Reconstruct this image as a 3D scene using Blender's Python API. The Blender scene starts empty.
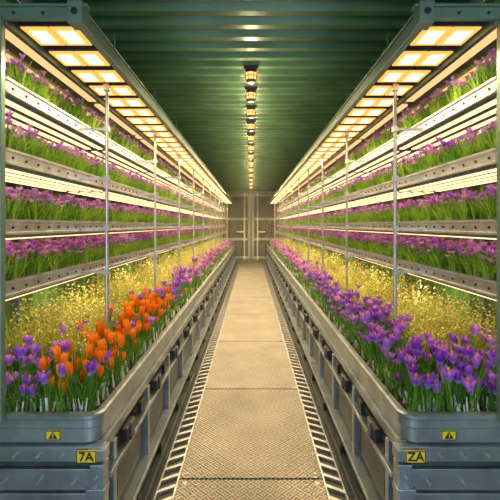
import bpy, bmesh, math, random
import numpy as np
from mathutils import Vector
rng = np.random.default_rng(7)
random.seed(7)
scene = bpy.context.scene
scene.view_settings.view_transform = 'Standard'
scene.view_settings.look = 'None'
CAMZ = 1.25
L0, L1 = 1.37, 13.15      # rack / bench extent along y
WX = 1.175                # half width of container
CEIL = 2.43
YB = 13.5                 # back wall

# ------------------------------------------------------------ materials
def newmat(name):
    m = bpy.data.materials.new(name); m.use_nodes = True
    nt = m.node_tree; nt.nodes.clear()
    out = nt.nodes.new('ShaderNodeOutputMaterial')
    return m, nt, out
def pbr(name, col, rough=0.5, metal=0.0, var=0.25, nscale=6.0, bump=0.0, bscale=60.0, spec=0.5):
    m, nt, out = newmat(name)
    b = nt.nodes.new('ShaderNodeBsdfPrincipled')
    tc = nt.nodes.new('ShaderNodeTexCoord')
    n = nt.nodes.new('ShaderNodeTexNoise'); n.inputs['Scale'].default_value = nscale; n.inputs['Detail'].default_value = 5
    nt.links.new(tc.outputs['Object'], n.inputs['Vector'])
    r = nt.nodes.new('ShaderNodeValToRGB')
    r.color_ramp.elements[0].position = 0.3; r.color_ramp.elements[1].position = 0.7
    r.color_ramp.elements[0].color = [c*(1-var) for c in col]+[1]
    r.color_ramp.elements[1].color = [min(1, c*(1+var)) for c in col]+[1]
    nt.links.new(n.outputs['Fac'], r.inputs['Fac'])
    nt.links.new(r.outputs['Color'], b.inputs['Base Color'])
    b.inputs['Roughness'].default_value = rough; b.inputs['Metallic'].default_value = metal
    b.inputs['Specular IOR Level'].default_value = spec
    if bump > 0:
        n2 = nt.nodes.new('ShaderNodeTexNoise'); n2.inputs['Scale'].default_value = bscale; n2.inputs['Detail'].default_value = 4
        nt.links.new(tc.outputs['Object'], n2.inputs['Vector'])
        bp = nt.nodes.new('ShaderNodeBump'); bp.inputs['Strength'].default_value = bump; bp.inputs['Distance'].default_value = 0.01
        nt.links.new(n2.outputs['Fac'], bp.inputs['Height']); nt.links.new(bp.outputs['Normal'], b.inputs['Normal'])
    nt.links.new(b.outputs[0], out.inputs[0])
    return m
def emis(name, col, s):
    m, nt, out = newmat(name)
    e = nt.nodes.new('ShaderNodeEmission'); e.inputs[0].default_value = list(col)+[1]; e.inputs[1].default_value = s
    nt.links.new(e.outputs[0], out.inputs[0]); return m
def plantmat(name, c0, c1, cbase=None, transl=0.35, base_to=0.35):
    """colour varies per plant (rnd) and from base to tip (hgt)"""
    m, nt, out = newmat(name)
    a = nt.nodes.new('ShaderNodeAttribute'); a.attribute_name = 'rnd'
    r = nt.nodes.new('ShaderNodeValToRGB')
    r.color_ramp.elements[0].color = list(c0)+[1]; r.color_ramp.elements[1].color = list(c1)+[1]
    nt.links.new(a.outputs['Fac'], r.inputs['Fac'])
    col = r.outputs['Color']
    if cbase is not None:
        h = nt.nodes.new('ShaderNodeAttribute'); h.attribute_name = 'hgt'
        mr = nt.nodes.new('ShaderNodeMapRange'); mr.inputs['From Min'].default_value = 0.0; mr.inputs['From Max'].default_value = base_to
        nt.links.new(h.outputs['Fac'], mr.inputs['Value'])
        mx = nt.nodes.new('ShaderNodeMix'); mx.data_type = 'RGBA'
        nt.links.new(mr.outputs[0], mx.inputs['Factor'])
        mx.inputs[6].default_value = list(cbase)+[1]
        nt.links.new(col, mx.inputs[7]); col = mx.outputs[2]
    b = nt.nodes.new('ShaderNodeBsdfPrincipled'); b.inputs['Roughness'].default_value = 0.45
    b.inputs['Specular IOR Level'].default_value = 0.35
    t = nt.nodes.new('ShaderNodeBsdfTranslucent')
    nt.links.new(col, b.inputs['Base Color']); nt.links.new(col, t.inputs['Color'])
    ms = nt.nodes.new('ShaderNodeMixShader'); ms.inputs[0].default_value = transl
    nt.links.new(b.outputs[0], ms.inputs[1]); nt.links.new(t.outputs[0], ms.inputs[2])
    nt.links.new(ms.outputs[0], out.inputs[0]); return m

M_green = pbr('green_paint', (0.085, 0.20, 0.095), 0.30, 0.1, 0.3, 3.0, 0.08, 40)
M_greend = pbr('green_groove_shade', (0.025, 0.065, 0.032), 0.5, 0.0, 0.3, 3.0)  # shade of the ceiling grooves painted as a darker green
M_wallg = pbr('green_wall_paint', (0.13, 0.28, 0.08), 0.5, 0.0, 0.25, 3.0)
M_greenframe = pbr('green_frame_paint', (0.15, 0.24, 0.19), 0.35, 0.3, 0.2, 8)
M_steel = pbr('galvanised_steel', (0.50, 0.51, 0.53), 0.34, 0.7, 0.2, 14, 0.05, 80)
M_steelb = pbr('blue_grey_steel', (0.32, 0.37, 0.41), 0.34, 0.65, 0.25, 9, 0.06, 70)
M_steeld = pbr('dark_steel', (0.09, 0.105, 0.115), 0.42, 0.6, 0.3, 8, 0.08, 60)
M_black = pbr('black_plastic', (0.015, 0.016, 0.018), 0.4, 0.0, 0.2)
M_door = pbr('grey_green_door_paint', (0.40, 0.43, 0.38), 0.45, 0.1, 0.15, 4)
M_doorbar = pbr('door_bar_steel', (0.80, 0.78, 0.70), 0.4, 0.2, 0.1, 4)
M_doordark = pbr('door_recess_shade', (0.12, 0.14, 0.12), 0.5, 0.1, 0.2, 4)  # shade in the recessed door panels, put into the colour
M_soil = pbr('soil', (0.035, 0.025, 0.015), 0.95, 0.0, 0.5, 30, 0.8, 90)
M_yellow = pbr('label_yellow', (0.85, 0.62, 0.03), 0.5, 0.0, 0.05)
M_orangelens = emis('amber_lamp_glass', (1.0, 0.38, 0.10), 3)
M_panel = emis('grow_panel_glow', (1.0, 0.42, 0.09), 1.6)
M_panelhot = emis('grow_panel_core', (1.0, 0.72, 0.32), 3.0)
M_strip = emis('led_strip_glow', (1.0, 0.62, 0.30), 2.4)
M_strip2 = emis('added_strip_glow', (1.0, 0.56, 0.24), 1.3)

def treadmat():
    m, nt, out = newmat('tread_plate_steel')
    b = nt.nodes.new('ShaderNodeBsdfPrincipled')
    tc = nt.nodes.new('ShaderNodeTexCoord')
    ck = nt.nodes.new('ShaderNodeTexChecker'); ck.inputs['Scale'].default_value = 34
    nt.links.new(tc.outputs['Object'], ck.inputs['Vector'])
    ws = []
    for ang in (45, -45):
        mp = nt.nodes.new('ShaderNodeMapping'); mp.inputs['Rotation'].default_value[2] = math.radians(ang)
        nt.links.new(tc.outputs['Object'], mp.inputs['Vector'])
        w = nt.nodes.new('ShaderNodeTexWave'); w.inputs['Scale'].default_value = 20; w.inputs['Distortion'].default_value = 0
        nt.links.new(mp.outputs[0], w.inputs['Vector']); ws.append(w)
    mx = nt.nodes.new('ShaderNodeMix'); mx.data_type = 'FLOAT'
    nt.links.new(ck.outputs['Fac'], mx.inputs[0]); nt.links.new(ws[0].outputs['Fac'], mx.inputs[2]); nt.links.new(ws[1].outputs['Fac'], mx.inputs[3])
    bp = nt.nodes.new('ShaderNodeBump'); bp.inputs['Strength'].default_value = 0.75; bp.inputs['Distance'].default_value = 0.007
    nt.links.new(mx.outputs[0], bp.inputs['Height']); nt.links.new(bp.outputs[0], b.inputs['Normal'])
    n = nt.nodes.new('ShaderNodeTexNoise'); n.inputs['Scale'].default_value = 3; n.inputs['Detail'].default_value = 6
    nt.links.new(tc.outputs['Object'], n.inputs['Vector'])
    r = nt.nodes.new('ShaderNodeValToRGB')
    r.color_ramp.elements[0].position = .3; r.color_ramp.elements[1].position = .7
    r.color_ramp.elements[0].color = (0.45, 0.425, 0.375, 1); r.color_ramp.elements[1].color = (0.66, 0.62, 0.54, 1)
    nt.links.new(n.outputs['Fac'], r.inputs[0])
    mr = nt.nodes.new('ShaderNodeMapRange'); mr.inputs['To Min'].default_value = .42; mr.inputs['To Max'].default_value = 1.2
    nt.links.new(mx.outputs[0], mr.inputs['Value'])
    vm = nt.nodes.new('ShaderNodeVectorMath'); vm.operation = 'SCALE'
    nt.links.new(r.outputs[0], vm.inputs[0]); nt.links.new(mr.outputs[0], vm.inputs['Scale'])
    nt.links.new(vm.outputs[0], b.inputs['Base Color'])
    b.inputs['Metallic'].default_value = 0.7; b.inputs['Roughness'].default_value = 0.33
    nt.links.new(b.outputs[0], out.inputs[0]); return m
M_tread = treadmat()

P_purple = plantmat('purple_petal', (0.20, 0.04, 0.60), (0.54, 0.22, 0.90), (0.70, 0.52, 0.84), 0.35, 0.4)
P_pink = plantmat('mauve_petal', (0.42, 0.12, 0.62), (0.84, 0.46, 0.86), None, 0.4)
P_orange = plantmat('orange_petal', (0.90, 0.20, 0.01), (1.0, 0.38, 0.02), None, 0.35)
P_leaf = plantmat('crocus_leaf', (0.05, 0.19, 0.02), (0.16, 0.37, 0.04), (0.34, 0.46, 0.16), 0.35, 0.3)
P_sleaf = plantmat('shelf_leaf', (0.13, 0.35, 0.03), (0.38, 0.58, 0.07), (0.50, 0.62, 0.24), 0.4, 0.35)
P_white = plantmat('white_stem', (0.80, 0.82, 0.72), (0.92, 0.92, 0.85), (0.85, 0.85, 0.78), 0.3, 0.2)
P_stig = plantmat('stigma', (1.0, 0.35, 0.02), (1.0, 0.5, 0.05), None, 0.2)
P_ygrass = plantmat('golden_grass', (0.36, 0.46, 0.06), (0.72, 0.66, 0.15), (0.20, 0.34, 0.05), 0.4, 0.5)
P_yflow = plantmat('yellow_blossom', (0.76, 0.70, 0.18), (1.0, 0.90, 0.45), None, 0.35)

# ------------------------------------------------------------ mesh helpers
def empty(name):
    e = bpy.data.objects.new(name, None); scene.collection.objects.link(e); e.empty_display_size = 0.1
    return e
class MB:
    def __init__(s): s.v = []; s.f = []; s.m = []
    def add(s, vs, fs, m=0):
        o = len(s.v); s.v += [tuple(v) for v in vs]
        for i, f in enumerate(fs):
            s.f.append(tuple(o+q for q in f)); s.m.append(m[i] if isinstance(m, list) else m)
    def box(s, x0, x1, y0, y1, z0, z1, m=0):
        x0, x1 = min(x0, x1), max(x0, x1)
        vs = [(x, y, z) for z in (z0, z1) for y in (y0, y1) for x in (x0, x1)]
        s.add(vs, [(0, 2, 3, 1), (4, 5, 7, 6), (0, 1, 5, 4), (2, 6, 7, 3), (0, 4, 6, 2), (1, 3, 7, 5)], m)
    def cyl(s, p0, p1, r, n=10, m=0, r1=None):
        p0 = Vector(p0); p1 = Vector(p1); d = (p1-p0).normalized()
        a = d.orthogonal().normalized(); b = d.cross(a); r1 = r if r1 is None else r1
        vs = []
        for p, rr in ((p0, r), (p1, r1)):
            for i in range(n):
                t = 2*math.pi*i/n; vs.append(p+(a*math.cos(t)+b*math.sin(t))*rr)
        fs = [(i, (i+1) % n, n+(i+1) % n, n+i) for i in range(n)]+[tuple(range(n))[::-1], tuple(range(n, 2*n))]
        s.add(vs, fs, m)
    def sweep(s, path, prof, m=0):
        n = len(path); k = len(prof)
        vs = [(x+nx*o, y+ny*o, z) for (x, y, nx, ny) in path for (o, z) in prof]
        fs = []
        for i in range(n):
            j = (i+1) % n
            for q in range(k-1): fs.append((i*k+q, j*k+q, j*k+q+1, i*k+q+1))
        s.add(vs, fs, m)
    def obj(s, name, mats, parent=None, bevel=0, smooth=False):
        me = bpy.data.meshes.new(name); me.from_pydata(s.v, [], s.f)
        for mm in mats: me.materials.append(mm)
        me.polygons.foreach_set('material_index', s.m)
        bm = bmesh.new(); bm.from_mesh(me); bmesh.ops.recalc_face_normals(bm, faces=bm.faces); bm.to_mesh(me); bm.free()
        if smooth: me.polygons.foreach_set('use_smooth', [True]*len(me.polygons))
        o = bpy.data.objects.new(name, me); scene.collection.objects.link(o)
        if parent: o.parent = parent
        if bevel:
            b = o.modifiers.new('bevel', 'BEVEL'); b.width = bevel; b.segments = 2; b.limit_method = 'ANGLE'
        return o
def rrect(x0, x1, y0, y1, r, n=5):
    x0, x1 = min(x0, x1), max(x0, x1)
    pts = []
    for cx, cy, a0 in ((x1-r, y1-r, 0), (x0+r, y1-r, 90), (x0+r, y0+r, 180), (x1-r, y0+r, 270)):
        for i in range(n+1):
            a = math.radians(a0+90*i/n); c, s_ = math.cos(a), math.sin(a)
            pts.append((cx+r*c, cy+r*s_, c, s_))
    return pts
def lamp(name, loc, power, parent, col=(1, .74, .40), kind='POINT', r=0.02, rot=None, cone=150):
    l = bpy.data.lights.new(name, kind); l.energy = power; l.color = col; l.shadow_soft_size = r
    if kind == 'SPOT': l.spot_size = math.radians(cone); l.spot_blend = .6
    o = bpy.data.objects.new(name, l); scene.collection.objects.link(o); o.location = loc
    if rot: o.rotation_euler = rot
    if parent: o.parent = parent
    return o

# ------------------------------------------------------------ container shell
Y0 = -0.7
def trap(a0, a1, per, dep):
    pts = []; a = a0
    while a < a1:
        for f, o in ((0, 0), (.32, 0), (.5, 1), (.82, 1)):
            if a+f*per < a1: pts.append((a+f*per, o*dep))
        a += per
    pts.append((a1, 0)); return pts
mb = MB()
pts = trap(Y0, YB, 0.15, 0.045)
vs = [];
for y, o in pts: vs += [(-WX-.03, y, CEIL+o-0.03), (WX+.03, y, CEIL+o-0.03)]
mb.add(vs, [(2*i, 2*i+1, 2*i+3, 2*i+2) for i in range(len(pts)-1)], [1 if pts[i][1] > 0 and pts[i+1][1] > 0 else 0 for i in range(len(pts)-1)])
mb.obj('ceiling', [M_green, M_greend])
for s, nm in ((-1, 'wall_left'), (1, 'wall_right')):
    mb = MB(); pts = trap(Y0, YB, 0.13, 0.025); vs = []
    for y, o in pts: vs += [(s*(WX+.005+o), y, 0), (s*(WX+.005+o), y, CEIL)]
    mb.add(vs, [(2*i, 2*i+1, 2*i+3, 2*i+2) for i in range(len(pts)-1)])
    mb.obj(nm, [M_wallg])
for s, nm in ((-1, 'trim_1'), (1, 'trim_2')):
    mb = MB(); mb.box(s*(WX-.05), s*(WX+.03), Y0, YB, CEIL-.10, CEIL-.03); mb.obj(nm, [M_greenframe], bevel=.006)
# floor: subfloor + tread plates joined
mb = MB()
mb.box(-WX-.03, WX+.03, Y0, YB+.1, -.08, -.012, 1)
ends = [Y0, 0.55, 1.97, 3.05, 4.3, 5.6, 6.9, 8.2, 9.5, 10.8, 12.1, YB]
for a, b in zip(ends[:-1], ends[1:]):
    mb.box(-.350, .350, a+.007, b-.007, -.012, 0, 0)
    for sx in (-.32, .32):
        for yy in (a+.04, b-.04): mb.cyl((sx, yy, 0), (sx, yy, .003), .009, 8, 2)
for s in (-1, 1): mb.box(s*.445, s*WX, Y0, YB, -.012, 0, 1)
mb.obj('floor', [M_tread, M_steeld, M_steel])
# back wall & doors
mb = MB()
mb.box(-WX-.03, WX+.03, YB, YB+.1, 0, CEIL)
mb.box(-WX, WX, YB-.05, YB, CEIL-.13, CEIL-.03)
mb.box(-WX, WX, YB-.05, YB, 0, .10)
for s in (-1, 1): mb.box(s*(WX-.10), s*WX, YB-.05, YB, .1, CEIL-.13)
mb.obj('wall_back', [M_greenframe], bevel=.008)
for s, nm in ((-1, 'door_1'), (1, 'door_2')):
    mb = MB(); xa, xb = .022, WX-.115; z0, z1 = .11, CEIL-.14; ya = YB-.075
    f = .085
    mb.box(s*xa, s*(xa+f), ya, YB, z0, z1); mb.box(s*(xb-f), s*xb, ya, YB, z0, z1)
    for zz in (z0, z0+.62, z0+1.30, z1-f): mb.box(s*(xa+f), s*(xb-f), ya, YB, zz, zz+f)
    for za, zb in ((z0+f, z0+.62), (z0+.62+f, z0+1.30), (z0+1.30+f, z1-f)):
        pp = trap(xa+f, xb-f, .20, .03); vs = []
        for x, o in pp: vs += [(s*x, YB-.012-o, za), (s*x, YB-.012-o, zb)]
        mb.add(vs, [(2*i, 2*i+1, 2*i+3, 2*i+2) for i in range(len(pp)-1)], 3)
    for x in (.22, .80):
        mb.cyl((s*x, ya-.035, z0-.05), (s*x, ya-.035, z1+.05), .028, 10, 1)
        for zz in (z0+.03, z0+.62, z0+1.30, z1-.07): mb.box(s*(x-.055), s*(x+.055), ya-.06, ya, zz, zz+.07, 1)
        mb.box(s*x, s*(x+.26), ya-.07, ya-.045, 1.00, 1.045, 1)
        mb.box(s*(x+.16), s*(x+.26), ya-.06, ya, .95, 1.09, 2)
    for zz in (.3, .95, 1.6, 2.1): mb.box(s*(xb-.01), s*(xb+.10), ya-.01, YB-.02, zz, zz+.09, 2)
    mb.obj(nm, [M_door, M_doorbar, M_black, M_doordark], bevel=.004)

# floor drain gratings
for s in (-1, 1):
    mb = MB()
    mb.box(s*.352, s*.360, Y0, L1, -.012, .006, 0); mb.box(s*.436, s*.443, Y0, L1, -.012, .006, 0)
    mb.box(s*.360, s*.436, Y0, L1, -.0118, -.009, 1)
    y = 0.5
    while y < L1-.1:
        vs = []
        for z in (-.009, .004):
            vs += [(s*.360, y+.046, z), (s*.436, y, z), (s*.436, y+.022, z), (s*.360, y+.068, z)]
        mb.add(vs, [(4, 5, 6, 7), (0, 1, 5, 4), (2, 3, 7, 6), (0, 4, 7, 3), (1, 2, 6, 5)], 0)
        y += .085
    mb.obj('drain_grate', [M_steel, M_black])

# ------------------------------------------------------------ ceiling lamps
yl = 2.93
lamp_y = []
while yl < 12.6:
    lamp_y.append(yl); yl += .40 + .05*len(lamp_y)
for yl in lamp_y:
    cl = empty('ceiling_lamp'); mb = MB(); zt = CEIL-.03
    mb.box(-.052, .052, yl-.052, yl+.052, zt-.022, zt+.0, 0)
    mb.cyl((0, yl, zt-.02), (0, yl, zt-.04), .042, 14, 0)
    mb.cyl((0, yl, zt-.04), (0, yl, zt-.090), .040, 14, 1, .034)
    mb.cyl((0, yl, zt-.090), (0, yl, zt-.110), .040, 14, 0, .026)
    for i in range(6):
        a = math.pi*i/3; c, sn = math.cos(a)*.044, math.sin(a)*.044
        mb.cyl((c, yl+sn, zt-.035), (c*.8, yl+sn*.8, zt-.100), .003, 5, 0)
    for i in range(12):
        a = math.pi*i/6; b = math.pi*(i+1)/6
        mb.cyl((.045*math.cos(a), yl+.045*math.sin(a), zt-.064), (.045*math.cos(b), yl+.045*math.sin(b), zt-.064), .003, 5, 0)
    mb.obj('fixture', [M_black, M_orangelens], cl)
    lamp('bulb', (0, yl, zt-.22), 5.5, cl, (1, .76, .44), r=.03)
    lamp('bulb_down', (0, yl, zt-.13), 45 if yl < 4 else 95, cl, (1, .74, .38), kind='SPOT', r=.04, rot=(0, 0, 0), cone=75)

# ------------------------------------------------------------ racks
SX = .843
RZ = [1.027, 1.243, 1.49, 1.735]
post_y = [1.985+i for i in range(11)]
for s in (-1, 1):
    rack = empty('grow_rack')
    mb = MB(); mg = MB(); mt = MB(); ms = MB(); mstrip = MB(); mh = MB()
    for py in post_y:
        mb.cyl((s*.715, py, .585), (s*.715, py, 1.97), .0085, 10)
        mb.cyl((s*.715, py, .575), (s*.715, py, .60), .02, 10)
        mb.box(s*.700, s*.730, py-.015, py+.015, 1.915, 1.945)
        for z in RZ:
            mb.box(s*.715, s*(SX+.01), py-.006, py+.006, z-.016, z-.004)
            mb.box(s*.703, s*.727, py-.012, py+.012, z-.022, z+.004)
    mb.obj('posts', [M_steel], rack)
    mg.box(s*(SX-.008), s*(SX+.010), L0-.035, L0-.008, .585, 1.95, 0)
    mg.box(s*(WX-.035), s*(WX-.008), L0-.035, L0-.008, .585, 1.95, 0)
    for py in post_y: mg.box(s*(WX-.03), s*(WX-.006), py-.012, py+.012, .57, 1.95, 0)
    mg.obj('uprights', [M_greenframe], rack, bevel=.003)
    for z in RZ:
        path = rrect(s*SX, s*(WX-.012), L0, L1, .015, 3)
        mt.sweep(path, [(-.012, z+.008), (-.012, z+.027), (.004, z+.027), (.004, z+.019), (-.003, z+.014), (-.003, z-.016), (.006, z-.020), (.006, z-.028), (-.02, z-.028)])
        mt.box(s*(SX+.012), s*(WX-.02), L0+.012, L1-.012, z-.026, z-.020)
        ms.box(s*(SX+.012), s*(WX-.02), L0+.012, L1-.012, z-.018, z+.016)
        yy = L0+.05
        while yy < 6:
            mh.cyl((s*(SX+.004), yy, z-.002), (s*(SX-.001), yy, z-.002), .005, 8); yy += .085
        for xx in (SX+.05, SX+.25): mh.cyl((s*xx, L0+.004, z-.002), (s*xx, L0-.001, z-.002), .006, 8)
        for xx in (SX+.035, SX+.105, SX+.175, SX+.245):
            y = L0+.03
            while y < L1-.2:
                mt.box(s*(xx-.018), s*(xx+.018), y, min(y+.94, L1-.03), z-.040, z-.0285, 1)
                mstrip.box(s*(xx-.014), s*(xx+.014), y+.01, min(y+.93, L1-.04), z-.045, z-.0402, 0)
                y += 1.0
    mt.obj('trays', [M_steel, M_greenframe], rack)
    ms.obj('tray_soil', [M_soil], rack)
    mh.obj('rail_bolts', [M_black], rack)
    mstrip.obj('led_strips', [M_strip], rack)
    mc = MB()
    mc.box(s*.575, s*.600, L0-.01, L1, 1.935, 1.985, 0)
    mc.box(s*.568, s*.607, L0-.01, L1, 1.985, 1.992, 0)
    mc.box(s*.830, s*.850, L0-.01, L1, 1.930, 1.985, 0)
    mc.box(s*.600, s*WX, L0-.022, L0-.002, 1.945, 1.985, 0)
    mc.box(s*.55, s*WX, L0-.030, L0+.004, 1.985, 1.994, 0)
    mc.box(s*.600, s*WX, L0, L1, 1.978, 1.986, 1)
    mc.box(s*.562, s*.612, L0-.040, L0+.02, 1.925, 1.998, 0)
    mc.cyl((s*.587, L0-.041, 1.962), (s*.587, L0-.046, 1.962), .012, 10, 2)
    for xx in (.70, .80, .95, 1.08): mc.cyl((s*xx, L0-.022, 1.965), (s*xx, L0-.027, 1.965), .006, 8, 2)
    for yy in np.arange(2.4, L1, 1.0):
        for a in (.82, 1.0): mc.cyl((s*a, yy, 1.985), (s*a, yy, CEIL-.03), .006, 8, 0)
    mc.obj('canopy_frame', [M_greenframe, M_green, M_black], rack, bevel=.003)
    mf = MB(); mp = MB()
    y = 1.41
    while y < L1-.2:
        mf.box(s*.612, s*.822, y, y+.15, 1.952, 1.977, 0)
        for a0, a1 in ((.618, .714), (.720, .816)):
            mp.box(s*a0, s*a1, y+.006, y+.144, 1.9475, 1.952, 0)
            mp.box(s*(a0+.018), s*(a1-.018), y+.028, y+.122, 1.944, 1.948, 1)
        y += .2
    y = L0+.03
    while y < L1-.2:
        for a in (.92, 1.05): mp.box(s*(a-.02), s*(a+.02), y, min(y+.92, L1-.05), 1.965, 1.975, 2)  # extra glowing strips added to light the top shelf plants
        y += 1.0
    mf.obj('lamp_housings', [M_steeld], rack, bevel=.002)
    mp.obj('lamp_panels', [M_panel, M_panelhot, M_strip2], rack)
    for k, yy in enumerate(np.arange(1.585, L1-.2, .6)):
        lamp('canopy_bulb', (s*.66, yy, 1.90), 15, rack, kind='SPOT', r=.04, rot=(0, 0, 0), cone=165)
    for z in [1.97]+RZ[1:]:
        for yy in np.arange(1.5, L1-.2, .8):
            lamp('shelf_bulb', (s*.97, yy, z-.055), 1.2, rack, kind='SPOT', r=.05, cone=172)
    for yy in np.arange(1.5, L1-.2, .8):
        lamp('shelf_bulb', (s*.97, yy, RZ[0]-.055), 3.6, rack, (1, .82, .45), kind='SPOT', r=.05, cone=172)

# ------------------------------------------------------------ benches
BX = .517
benches = {}
for s in (-1, 1):
    bench = empty('planting_bench'); benches[s] = bench
    mb = MB()
    path = rrect(s*BX, s*(WX-.01), L0, L1, .055, 7)
    mb.sweep(path, [(-.03, .56), (-.03, .590), (-.024, .600), (-.004, .600), (.002, .594), (.002, .584), (-.004, .578), (-.004, .552), (-.010, .546), (-.010, .500), (-.02, .495)])
    mb.obj('tub_rim', [M_steelb], bench)
    m2 = MB(); m2.box(s*(BX+.02), s*(WX-.02), L0+.03, L1-.03, .50, .572)
    nx, ny = 14, 160
    xs = np.linspace(BX+.025, WX-.03, nx); ys = L0+.025+(L1-L0-.05)*np.linspace(0, 1, ny)**1.6
    vs = [(s*x, y, .576+.010*math.sin(x*47+y*23)*math.sin(y*31-x*19)) for y in ys for x in xs]
    m2.add(vs, [(j*nx+i, j*nx+i+1, (j+1)*nx+i+1, (j+1)*nx+i) for j in range(ny-1) for i in range(nx-1)])
    m2.obj('soil', [M_soil], bench)
    m3 = MB()
    m3.box(s*(BX+.035), s*(WX-.02), L0+.03, L1-.02, .03, .50, 1)
    m3.box(s*(BX-.012), s*(WX-.01), L0-.012, L0+.03, .445, .495, 0)
    m3.box(s*(BX-.006), s*(WX-.01), L0-.004, L0+.03, .425, .445, 1)
    m3.box(s*(BX+.03), s*(WX-.01), L0-.008, L0+.03, .345, .418, 0)
    m3.box(s*(BX+.03), s*(WX-.01), L0+.0, L0+.03, .20, .33, 0)
    m3.box(s*(BX-.020), s*(BX+.028), L0-.022, L0+.03, .03, .44, 0)
    m3.box(s*(BX-.024), s*(BX+.035), L0-.026, L0+.03, .452, .492, 0)
    m3.box(s*(BX-.024), s*(BX+.04), L0-.026, L0+.03, .335, .36, 0)
    m3.box(s*(BX-.006), s*(BX+.03), L0+.03, L1, .455, .497, 0)
    m3.box(s*(BX-.030), s*(BX+.03), L0+.03, L1, .365, .385, 0)
    m3.box(s*(.462), s*(BX+.03), L0+.03, L1, .0, .045, 1)
    m3.box(s*(.480), s*(BX+.03), L0+.03, L1, .10, .125, 0)
    y = L0+.10
    while y < L1-.3:
        m3.box(s*(BX-.014), s*(BX+.035), y, y+.035, .045, .455, 0)
        m3.box(s*(BX+.012), s*(BX+.036), y+.055, y+.455, .145, .345, 1)
        m3.box(s*(BX+.004), s*(BX+.036), y+.095, y+.415, .185, .305, 1)
        y += .49
    m3.obj('bench_frame', [M_steelb, M_steeld, M_steel], bench, bevel=.003)
    m4 = MB(); y = L0+.20
    while y < L1-.3:
        m4.box(s*(BX-.032), s*(BX+.0), y, y+.11, .398, .448, 0)
        m4.box(s*(BX-.040), s*(BX-.03), y+.035, y+.075, .388, .456, 1)
        m4.box(s*(BX-.020), s*(BX+.0), y+.24, y+.30, .395, .448, 0)
        m4.cyl((s*(BX-.016), y+.30, .075), (s*(BX+.02), y+.30, .075), .02, 10, 0)
        m4.box(s*(.472), s*(BX), y+.05, y+.16, .047, .092, 0)
        y += .49
    m4.obj('latches', [M_black, M_steeld], bench, bevel=.003)
    m5 = MB()
    for a, z in ((.64, .47), (.72, .47), (.80, .47), (.60, .38), (.72, .38), (.84, .38), (.523, .40), (.523, .37)):
        m5.cyl((s*a, L0-.03, z), (s*a, L0, z), .0055, 8)
    m5.obj('bolts', [M_steel], bench)
    m6 = MB()
    def label(cx, cz, w, h, yf):
        m6.box(cx-w/2, cx+w/2, yf-.002, yf+.004, cz-h/2, cz+h/2, 0)
        t = .0022
        for zz in (cz-h/2, cz+h/2-t): m6.box(cx-w/2, cx+w/2, yf-.003, yf-.002, zz, zz+t, 1)
        for xx in (cx-w/2, cx+w/2-t): m6.box(xx, xx+t, yf-.003, yf-.002, cz-h/2, cz+h/2, 1)
    cx = s*.680; yf = L0+.006
    label(cx, .527, .050, .032, yf)
    m6.add([(cx-.016, yf-.0035, .516), (cx+.016, yf-.0035, .516), (cx, yf-.0035, .540)], [(0, 1, 2)], 1)
    m6.add([(cx-.002, yf-.0045, .520), (cx+.002, yf-.0045, .520), (cx+.002, yf-.0045, .532), (cx-.002, yf-.0045, .532)], [(0, 1, 2, 3)], 0)
    cx2 = s*.552; yf2 = L0-.028
    label(cx2, .472, .066, .040, yf2)
    m6.obj('labels', [M_yellow, M_black], bench)
    cu = bpy.data.curves.new('label_text', 'FONT'); cu.body = '7A' if s < 0 else 'ZA'
    cu.size = .042; cu.align_x = 'CENTER'; cu.align_y = 'CENTER'; cu.extrude = .0005; cu.offset = .0008
    cu.materials.append(M_black)
    to = bpy.data.objects.new('label_text', cu); scene.collection.objects.link(to); to.parent = bench
    to.location = (cx2, yf2-.003, .472); to.rotation_euler = (math.pi/2, 0, 0)

# ------------------------------------------------------------ plants
class TP:
    def __init__(s): s.v = []; s.f = []; s.m = []; s.h = []
    def grid(s, rows, m):
        o = len(s.v); k = len(rows[0][0])
        for pts, h in rows:
            for p in pts: s.v.append(p); s.h.append(h)
        for i in range(len(rows)-1):
            for j in range(k-1):
                s.f.append((o+i*k+j, o+i*k+j+1, o+(i+1)*k+j+1, o+(i+1)*k+j)); s.m.append(m)
    def blade(s, bx, by, phi, h, lean, w, m, n=3):
        dx, dy = math.cos(phi), math.sin(phi); rows = []
        for i in range(n+1):
            t = i/n; o = lean*h*t**1.8; ww = w*(1-t**2.2)+.0004
            c = (bx+dx*o, by+dy*o, h*t*(1-.25*lean*t))
            rows.append(([(c[0]-dy*ww/2, c[1]+dx*ww/2, c[2]), (c[0]+dy*ww/2, c[1]-dx*ww/2, c[2])], t))
        s.grid(rows, m)
    def flower(s, cx, cy, cz, H, R, opn, m, n=6, rows_n=4, cols=3):
        for i in range(n):
            inner = i % 2; phi = 2*math.pi*i/n + random.uniform(-.12, .12)
            dx, dy = math.cos(phi), math.sin(phi); hh = H*(.90 if inner else 1.0)*random.uniform(.92, 1.05); rows = []
            op = opn*random.uniform(.7, 1.3)
            for q in range(rows_n+1):
                t = q/rows_n
                r = R*(.10+ .90*math.sin(min(1, t*1.25)*math.pi/2)*(1-.30*t) + op*t*t) * (.85 if inner else 1)
                w = R*1.25*(math.sin(math.pi*(t*.80+.12))**.8)*(1.0 if q < rows_n else .12)
                pts = []
                for c in range(cols):
                    u = (c/(cols-1)*2-1) if cols > 1 else 0
                    rr = r - abs(u)*w*.30
                    pts.append((cx+dx*rr-dy*u*w*.60, cy+dy*rr+dx*u*w*.60, cz+hh*t*(1-.12*op*t)-abs(u)*hh*.05*(t > .7)))
                rows.append((pts, t))
            s.grid(rows, m)
    def tube(s, p0, p1, r0, r1, m, n=5, h0=0, h1=1):
        rows = []
        for p, r, h in ((p0, r0, h0), (p1, r1, h1)):
            rows.append(([(p[0]+r*math.cos(2*math.pi*i/n), p[1]+r*math.sin(2*math.pi*i/n), p[2]) for i in range(n+1)], h))
        s.grid(rows, m)
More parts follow.
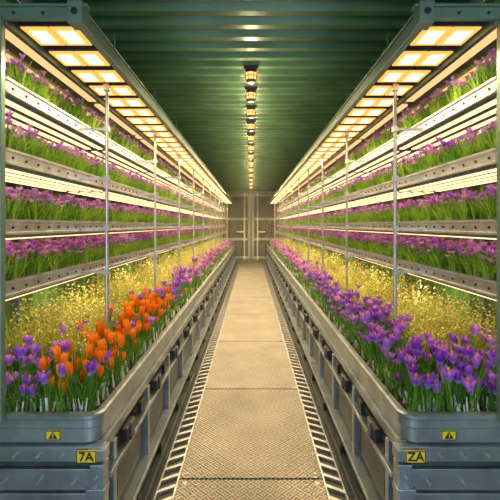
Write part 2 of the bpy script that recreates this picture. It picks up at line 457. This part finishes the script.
U = random.uniform
def crocus(opn, H=.056, R=.018, lo=.055, hi=.160):
    t = TP(); fx, fy = U(-.012, .012), U(-.012, .012); st = U(lo, hi); wz = min(st*.7, U(.045, .065))
    q = wz/st
    t.tube((0, 0, 0), (fx*q, fy*q, wz), .0070, .0048, 2)
    t.tube((fx*q, fy*q, wz), (fx, fy, st), .0042, .0034, 1, 5, .5, 1)
    t.flower(fx, fy, st, H*U(.88, 1.1), R*U(.9, 1.1), opn, 0, 6, 4, 3)
    t.tube((fx, fy, st+.01), (fx, fy, st+H*.85), .002, .0035, 3, 4)
    for i in range(9):
        ph = U(0, 6.28); t.blade(.009*math.cos(ph), .009*math.sin(ph), ph, U(.08, .16), U(.1, .6), U(.005, .008), 1, 3)
    for i in range(2):
        ph = U(0, 6.28); t.tube((.020*math.cos(ph), .020*math.sin(ph), 0), (.015*math.cos(ph), .015*math.sin(ph), U(.04, .06)), .0055, .002, 2, 4)
    return t
def tuft(h0, h1, n, w=.005, lean=.7, rad=.02):
    t = TP()
    for i in range(n):
        ph = U(0, 6.28); r = U(0, rad); t.blade(r*math.cos(ph), r*math.sin(ph), U(0, 6.28), U(h0, h1), U(.1, lean), w*U(.7, 1.2), 1, 3)
    return t
def shelfplant(low=False):
    t = TP(); nb = 9 if low else 18
    for i in range(nb):
        ph = U(0, 6.28); r = U(0, .020)
        t.blade(r*math.cos(ph), r*math.sin(ph), ph, U(.07, .125), U(.1, .9), U(.0038, .0055)*(1.4 if low else 1), 1, 2 if low else 3)
    for i in range(3 if low else 4):
        ph = U(0, 6.28); r = U(.005, .026); st = U(.080, .115)
        if not low: t.tube((r*.5*math.cos(ph), r*.5*math.sin(ph), 0), (r*math.cos(ph), r*math.sin(ph), st), .0016, .0012, 1, 3)
        t.flower(r*math.cos(ph), r*math.sin(ph), st, U(.015, .022), U(.0075, .010), U(.5, 1.6), 0, 5, 2, 3 if not low else 2)
    return t
def wild():
    t = TP()
    for i in range(14):
        ph = U(0, 6.28); r = U(0, .03)
        t.blade(r*math.cos(ph), r*math.sin(ph), ph, U(.12, .26), U(.2, .8), U(.003, .0055), 1, 3)
    for i in range(20):
        ph = U(0, 6.28); r = U(0, .055); z = U(.10, .27)*(1-r*3); q = U(.0028, .0055); a = U(0, 3.14)
        c, sn = math.cos(a)*q, math.sin(a)*q; x, y = r*math.cos(ph), r*math.sin(ph); zz = U(-.6, .6)*q
        t.grid([([(x-c, y-sn, z), (x-sn, y+c, z+q*.8)], .5), ([(x+sn, y-c, z-q*.6+zz), (x+c, y+sn, z+zz)], 1)], 0)
    return t
def plantmesh(name, groups, mats, parent=None):
    V = []; F = []; Mi = []; H = []; Rn = []; off = 0
    for temps, P, S in groups:
        if len(P) == 0: continue
        ti = rng.integers(0, len(temps), len(P))
        for k, t in enumerate(temps):
            idx = np.where(ti == k)[0]; n = len(idx)
            if n == 0: continue
            tv = np.array(t.v, dtype=np.float64); tf = np.array(t.f); nv = len(tv)
            a = rng.uniform(0, 2*np.pi, n); ca, sa = np.cos(a)[:, None], np.sin(a)[:, None]
            sc = S[idx][:, None]
            x = (tv[None, :, 0]*ca-tv[None, :, 1]*sa)*sc; y = (tv[None, :, 0]*sa+tv[None, :, 1]*ca)*sc
            z = tv[None, :, 2]*sc*rng.uniform(.85, 1.12, (n, 1))
            x = x+z*rng.uniform(-.14, .14, (n, 1)); y = y+z*rng.uniform(-.14, .14, (n, 1))
            w = np.stack([x+P[idx, 0][:, None], y+P[idx, 1][:, None], z+P[idx, 2][:, None]], -1)
            V.append(w.reshape(-1, 3))
            F.append((tf[None]+(np.arange(n)*nv)[:, None, None]+off).reshape(-1, 4)); off += n*nv
            Mi.append(np.tile(np.array(t.m), n)); H.append(np.tile(np.array(t.h), n))
            Rn.append(np.repeat(rng.uniform(0, 1, n), nv))
    V = np.concatenate(V); F = np.concatenate(F); Mi = np.concatenate(Mi); H = np.concatenate(H); Rn = np.concatenate(Rn)
    V[:, 0] = np.clip(V[:, 0], -(WX-.004), WX-.004)
    me = bpy.data.meshes.new(name)
    me.vertices.add(len(V)); me.vertices.foreach_set('co', V.astype(np.float32).ravel())
    me.loops.add(len(F)*4); me.loops.foreach_set('vertex_index', F.astype(np.int32).ravel())
    me.polygons.add(len(F)); me.polygons.foreach_set('loop_start', np.arange(len(F), dtype=np.int32)*4)
    for m in mats: me.materials.append(m)
    me.polygons.foreach_set('material_index', Mi.astype(np.int32))
    me.polygons.foreach_set('use_smooth', np.ones(len(F), dtype=bool))
    me.update(calc_edges=True)
    for nm, arr in (('hgt', H), ('rnd', Rn)):
        at = me.attributes.new(nm, 'FLOAT', 'POINT'); at.data.foreach_set('value', arr.astype(np.float32))
    o = bpy.data.objects.new(name, me); scene.collection.objects.link(o)
    if parent: o.parent = parent
    return o
def scatter(a0, a1, y0, y1, sp, jit=.45, grow=0.0):
    pts = []; y = y0
    while y < y1:
        q = sp*(1+grow*(y-y0)); n = max(1, int((a1-a0)/q))
        for i in range(n):
            pts.append((a0+(i+.5)*(a1-a0)/n+U(-jit, jit)*q, y+U(-jit, jit)*q))
        y += q
    p = np.array(pts); p[:, 0] = np.clip(p[:, 0], a0, a1); p[:, 1] = np.clip(p[:, 1], y0, y1); return p

T_closed = [crocus(.05, .050, .0165) for _ in range(8)]
T_open = [crocus(U(.5, 1.1), .050, .0165) for _ in range(11)]
T_mix = T_open+T_closed[:2]
T_tuft = [tuft(.07, .15, 12) for _ in range(6)]
T_shelf = [shelfplant() for _ in range(7)]
T_shelfl = [shelfplant(True) for _ in range(6)]
T_wild = [wild() for _ in range(7)]
for s in (-1, 1):
    P = scatter(BX+.045, WX-.09, L0+.045, L1-.08, .041, .42, .09)
    a, y = P[:, 0], P[:, 1]
    edge = .80+.05*np.sin(y*3.1)+rng.normal(0, .05, len(P))
    front = y < 1.78+rng.normal(0, .05, len(P))
    isc = (a < edge) | front
    keep = rng.uniform(0, 1, len(P)) < .93
    if s < 0:
        org = isc & (y > 1.46+rng.normal(0, .04, len(P))) & (y < 3.2+rng.normal(0, .35, len(P))) & (a < .80+rng.normal(0, .04, len(P))) & (rng.uniform(0, 1, len(P)) < .94)
    else: org = np.zeros(len(P), bool)
    def mk(mask):
        q = P[mask]; return np.stack([s*q[:, 0], q[:, 1], np.full(len(q), .574)], -1), rng.uniform(.92, 1.18, mask.sum())*(1+.012*(q[:, 1]))
    pp, ss = mk(isc & ~org & keep & ((rng.uniform(0, 1, len(P)) < .85) | (s > 0)))
    near = pp[:, 1] < 4.2+rng.normal(0, .7, len(pp))
    plantmesh('purple_crocus_bed', [(T_mix, pp[near], ss[near])], [P_purple, P_leaf, P_white, P_stig])
    plantmesh('warm_lit_crocus_bed', [(T_mix, pp[~near], ss[~near])], [P_pink, P_leaf, P_white, P_stig])  # far purple crocuses coloured pinker to imitate the warm light
    if s < 0:
        po, so = mk(org & keep)
        plantmesh('orange_crocus_bed', [(T_closed, po, so)], [P_orange, P_leaf, P_white, P_stig])
    Q = scatter(BX+.04, .92, L0+.04, L1-.08, .055, .5, .1)
    q3 = np.stack([s*Q[:, 0], Q[:, 1], np.full(len(Q), .574)], -1)
    plantmesh('grass_tufts', [(T_tuft, q3, rng.uniform(.8, 1.1, len(Q)))], [P_leaf, P_leaf], benches[s])
    W = scatter(.72, WX-.07, 1.76, L1-.1, .038, .5, .06)
    wm = W[:, 0] > .78+.05*np.sin(W[:, 1]*3.1)+rng.normal(0, .06, len(W))
    W = W[wm]
    w3 = np.stack([s*W[:, 0], W[:, 1], np.full(len(W), .574)], -1)
    wsc = rng.uniform(.8, 1.05, len(W))*(1+.28*np.clip((W[:, 0]-.78)/.2, 0, 1))
    plantmesh('golden_wildflower_bed', [(T_wild, w3, wsc)], [P_yflow, P_ygrass])
    groups = []
    for z in RZ:
        A = scatter(SX+.020, WX-.05, L0+.03, 4.2, .030, .5, .0)
        B = scatter(SX+.020, WX-.05, 4.2, L1-.05, .040, .5, .08)
        groups.append((T_shelf, np.stack([s*A[:, 0], A[:, 1], np.full(len(A), z+.012)], -1), rng.uniform(.85, 1.15, len(A))))
        groups.append((T_shelfl, np.stack([s*B[:, 0], B[:, 1], np.full(len(B), z+.012)], -1), rng.uniform(.9, 1.15, len(B))))
    plantmesh('shelf_crocus_rows', groups, [P_pink, P_sleaf, P_white])

# ------------------------------------------------------------ haze volume added for the warm glow at the far end
m, nt, out = newmat('haze_volume')
vs_ = nt.nodes.new('ShaderNodeVolumeScatter'); vs_.inputs['Color'].default_value = (1, .90, .70, 1)
vs_.inputs['Density'].default_value = .007; vs_.inputs['Anisotropy'].default_value = .35
nt.links.new(vs_.outputs[0], out.inputs['Volume'])
mb = MB(); mb.box(-WX+.006, WX-.006, 2.0, YB-.16, .02, CEIL-.04)
mb.obj('haze_volume', [m])

# ------------------------------------------------------------ world / camera
w = bpy.data.worlds.new('World'); scene.world = w; w.use_nodes = True
bg = w.node_tree.nodes['Background']; bg.inputs[0].default_value = (.76, .87, 1, 1); bg.inputs[1].default_value = 2.3
cam = bpy.data.cameras.new('camera'); co = bpy.data.objects.new('camera', cam); scene.collection.objects.link(co)
cam.sensor_width = 36; cam.lens = 28.8; cam.clip_start = .02
cam.shift_y = -.05; cam.shift_x = -.002
co.location = (0, 0, CAMZ); co.rotation_euler = (math.pi/2, 0, 0)
scene.camera = co
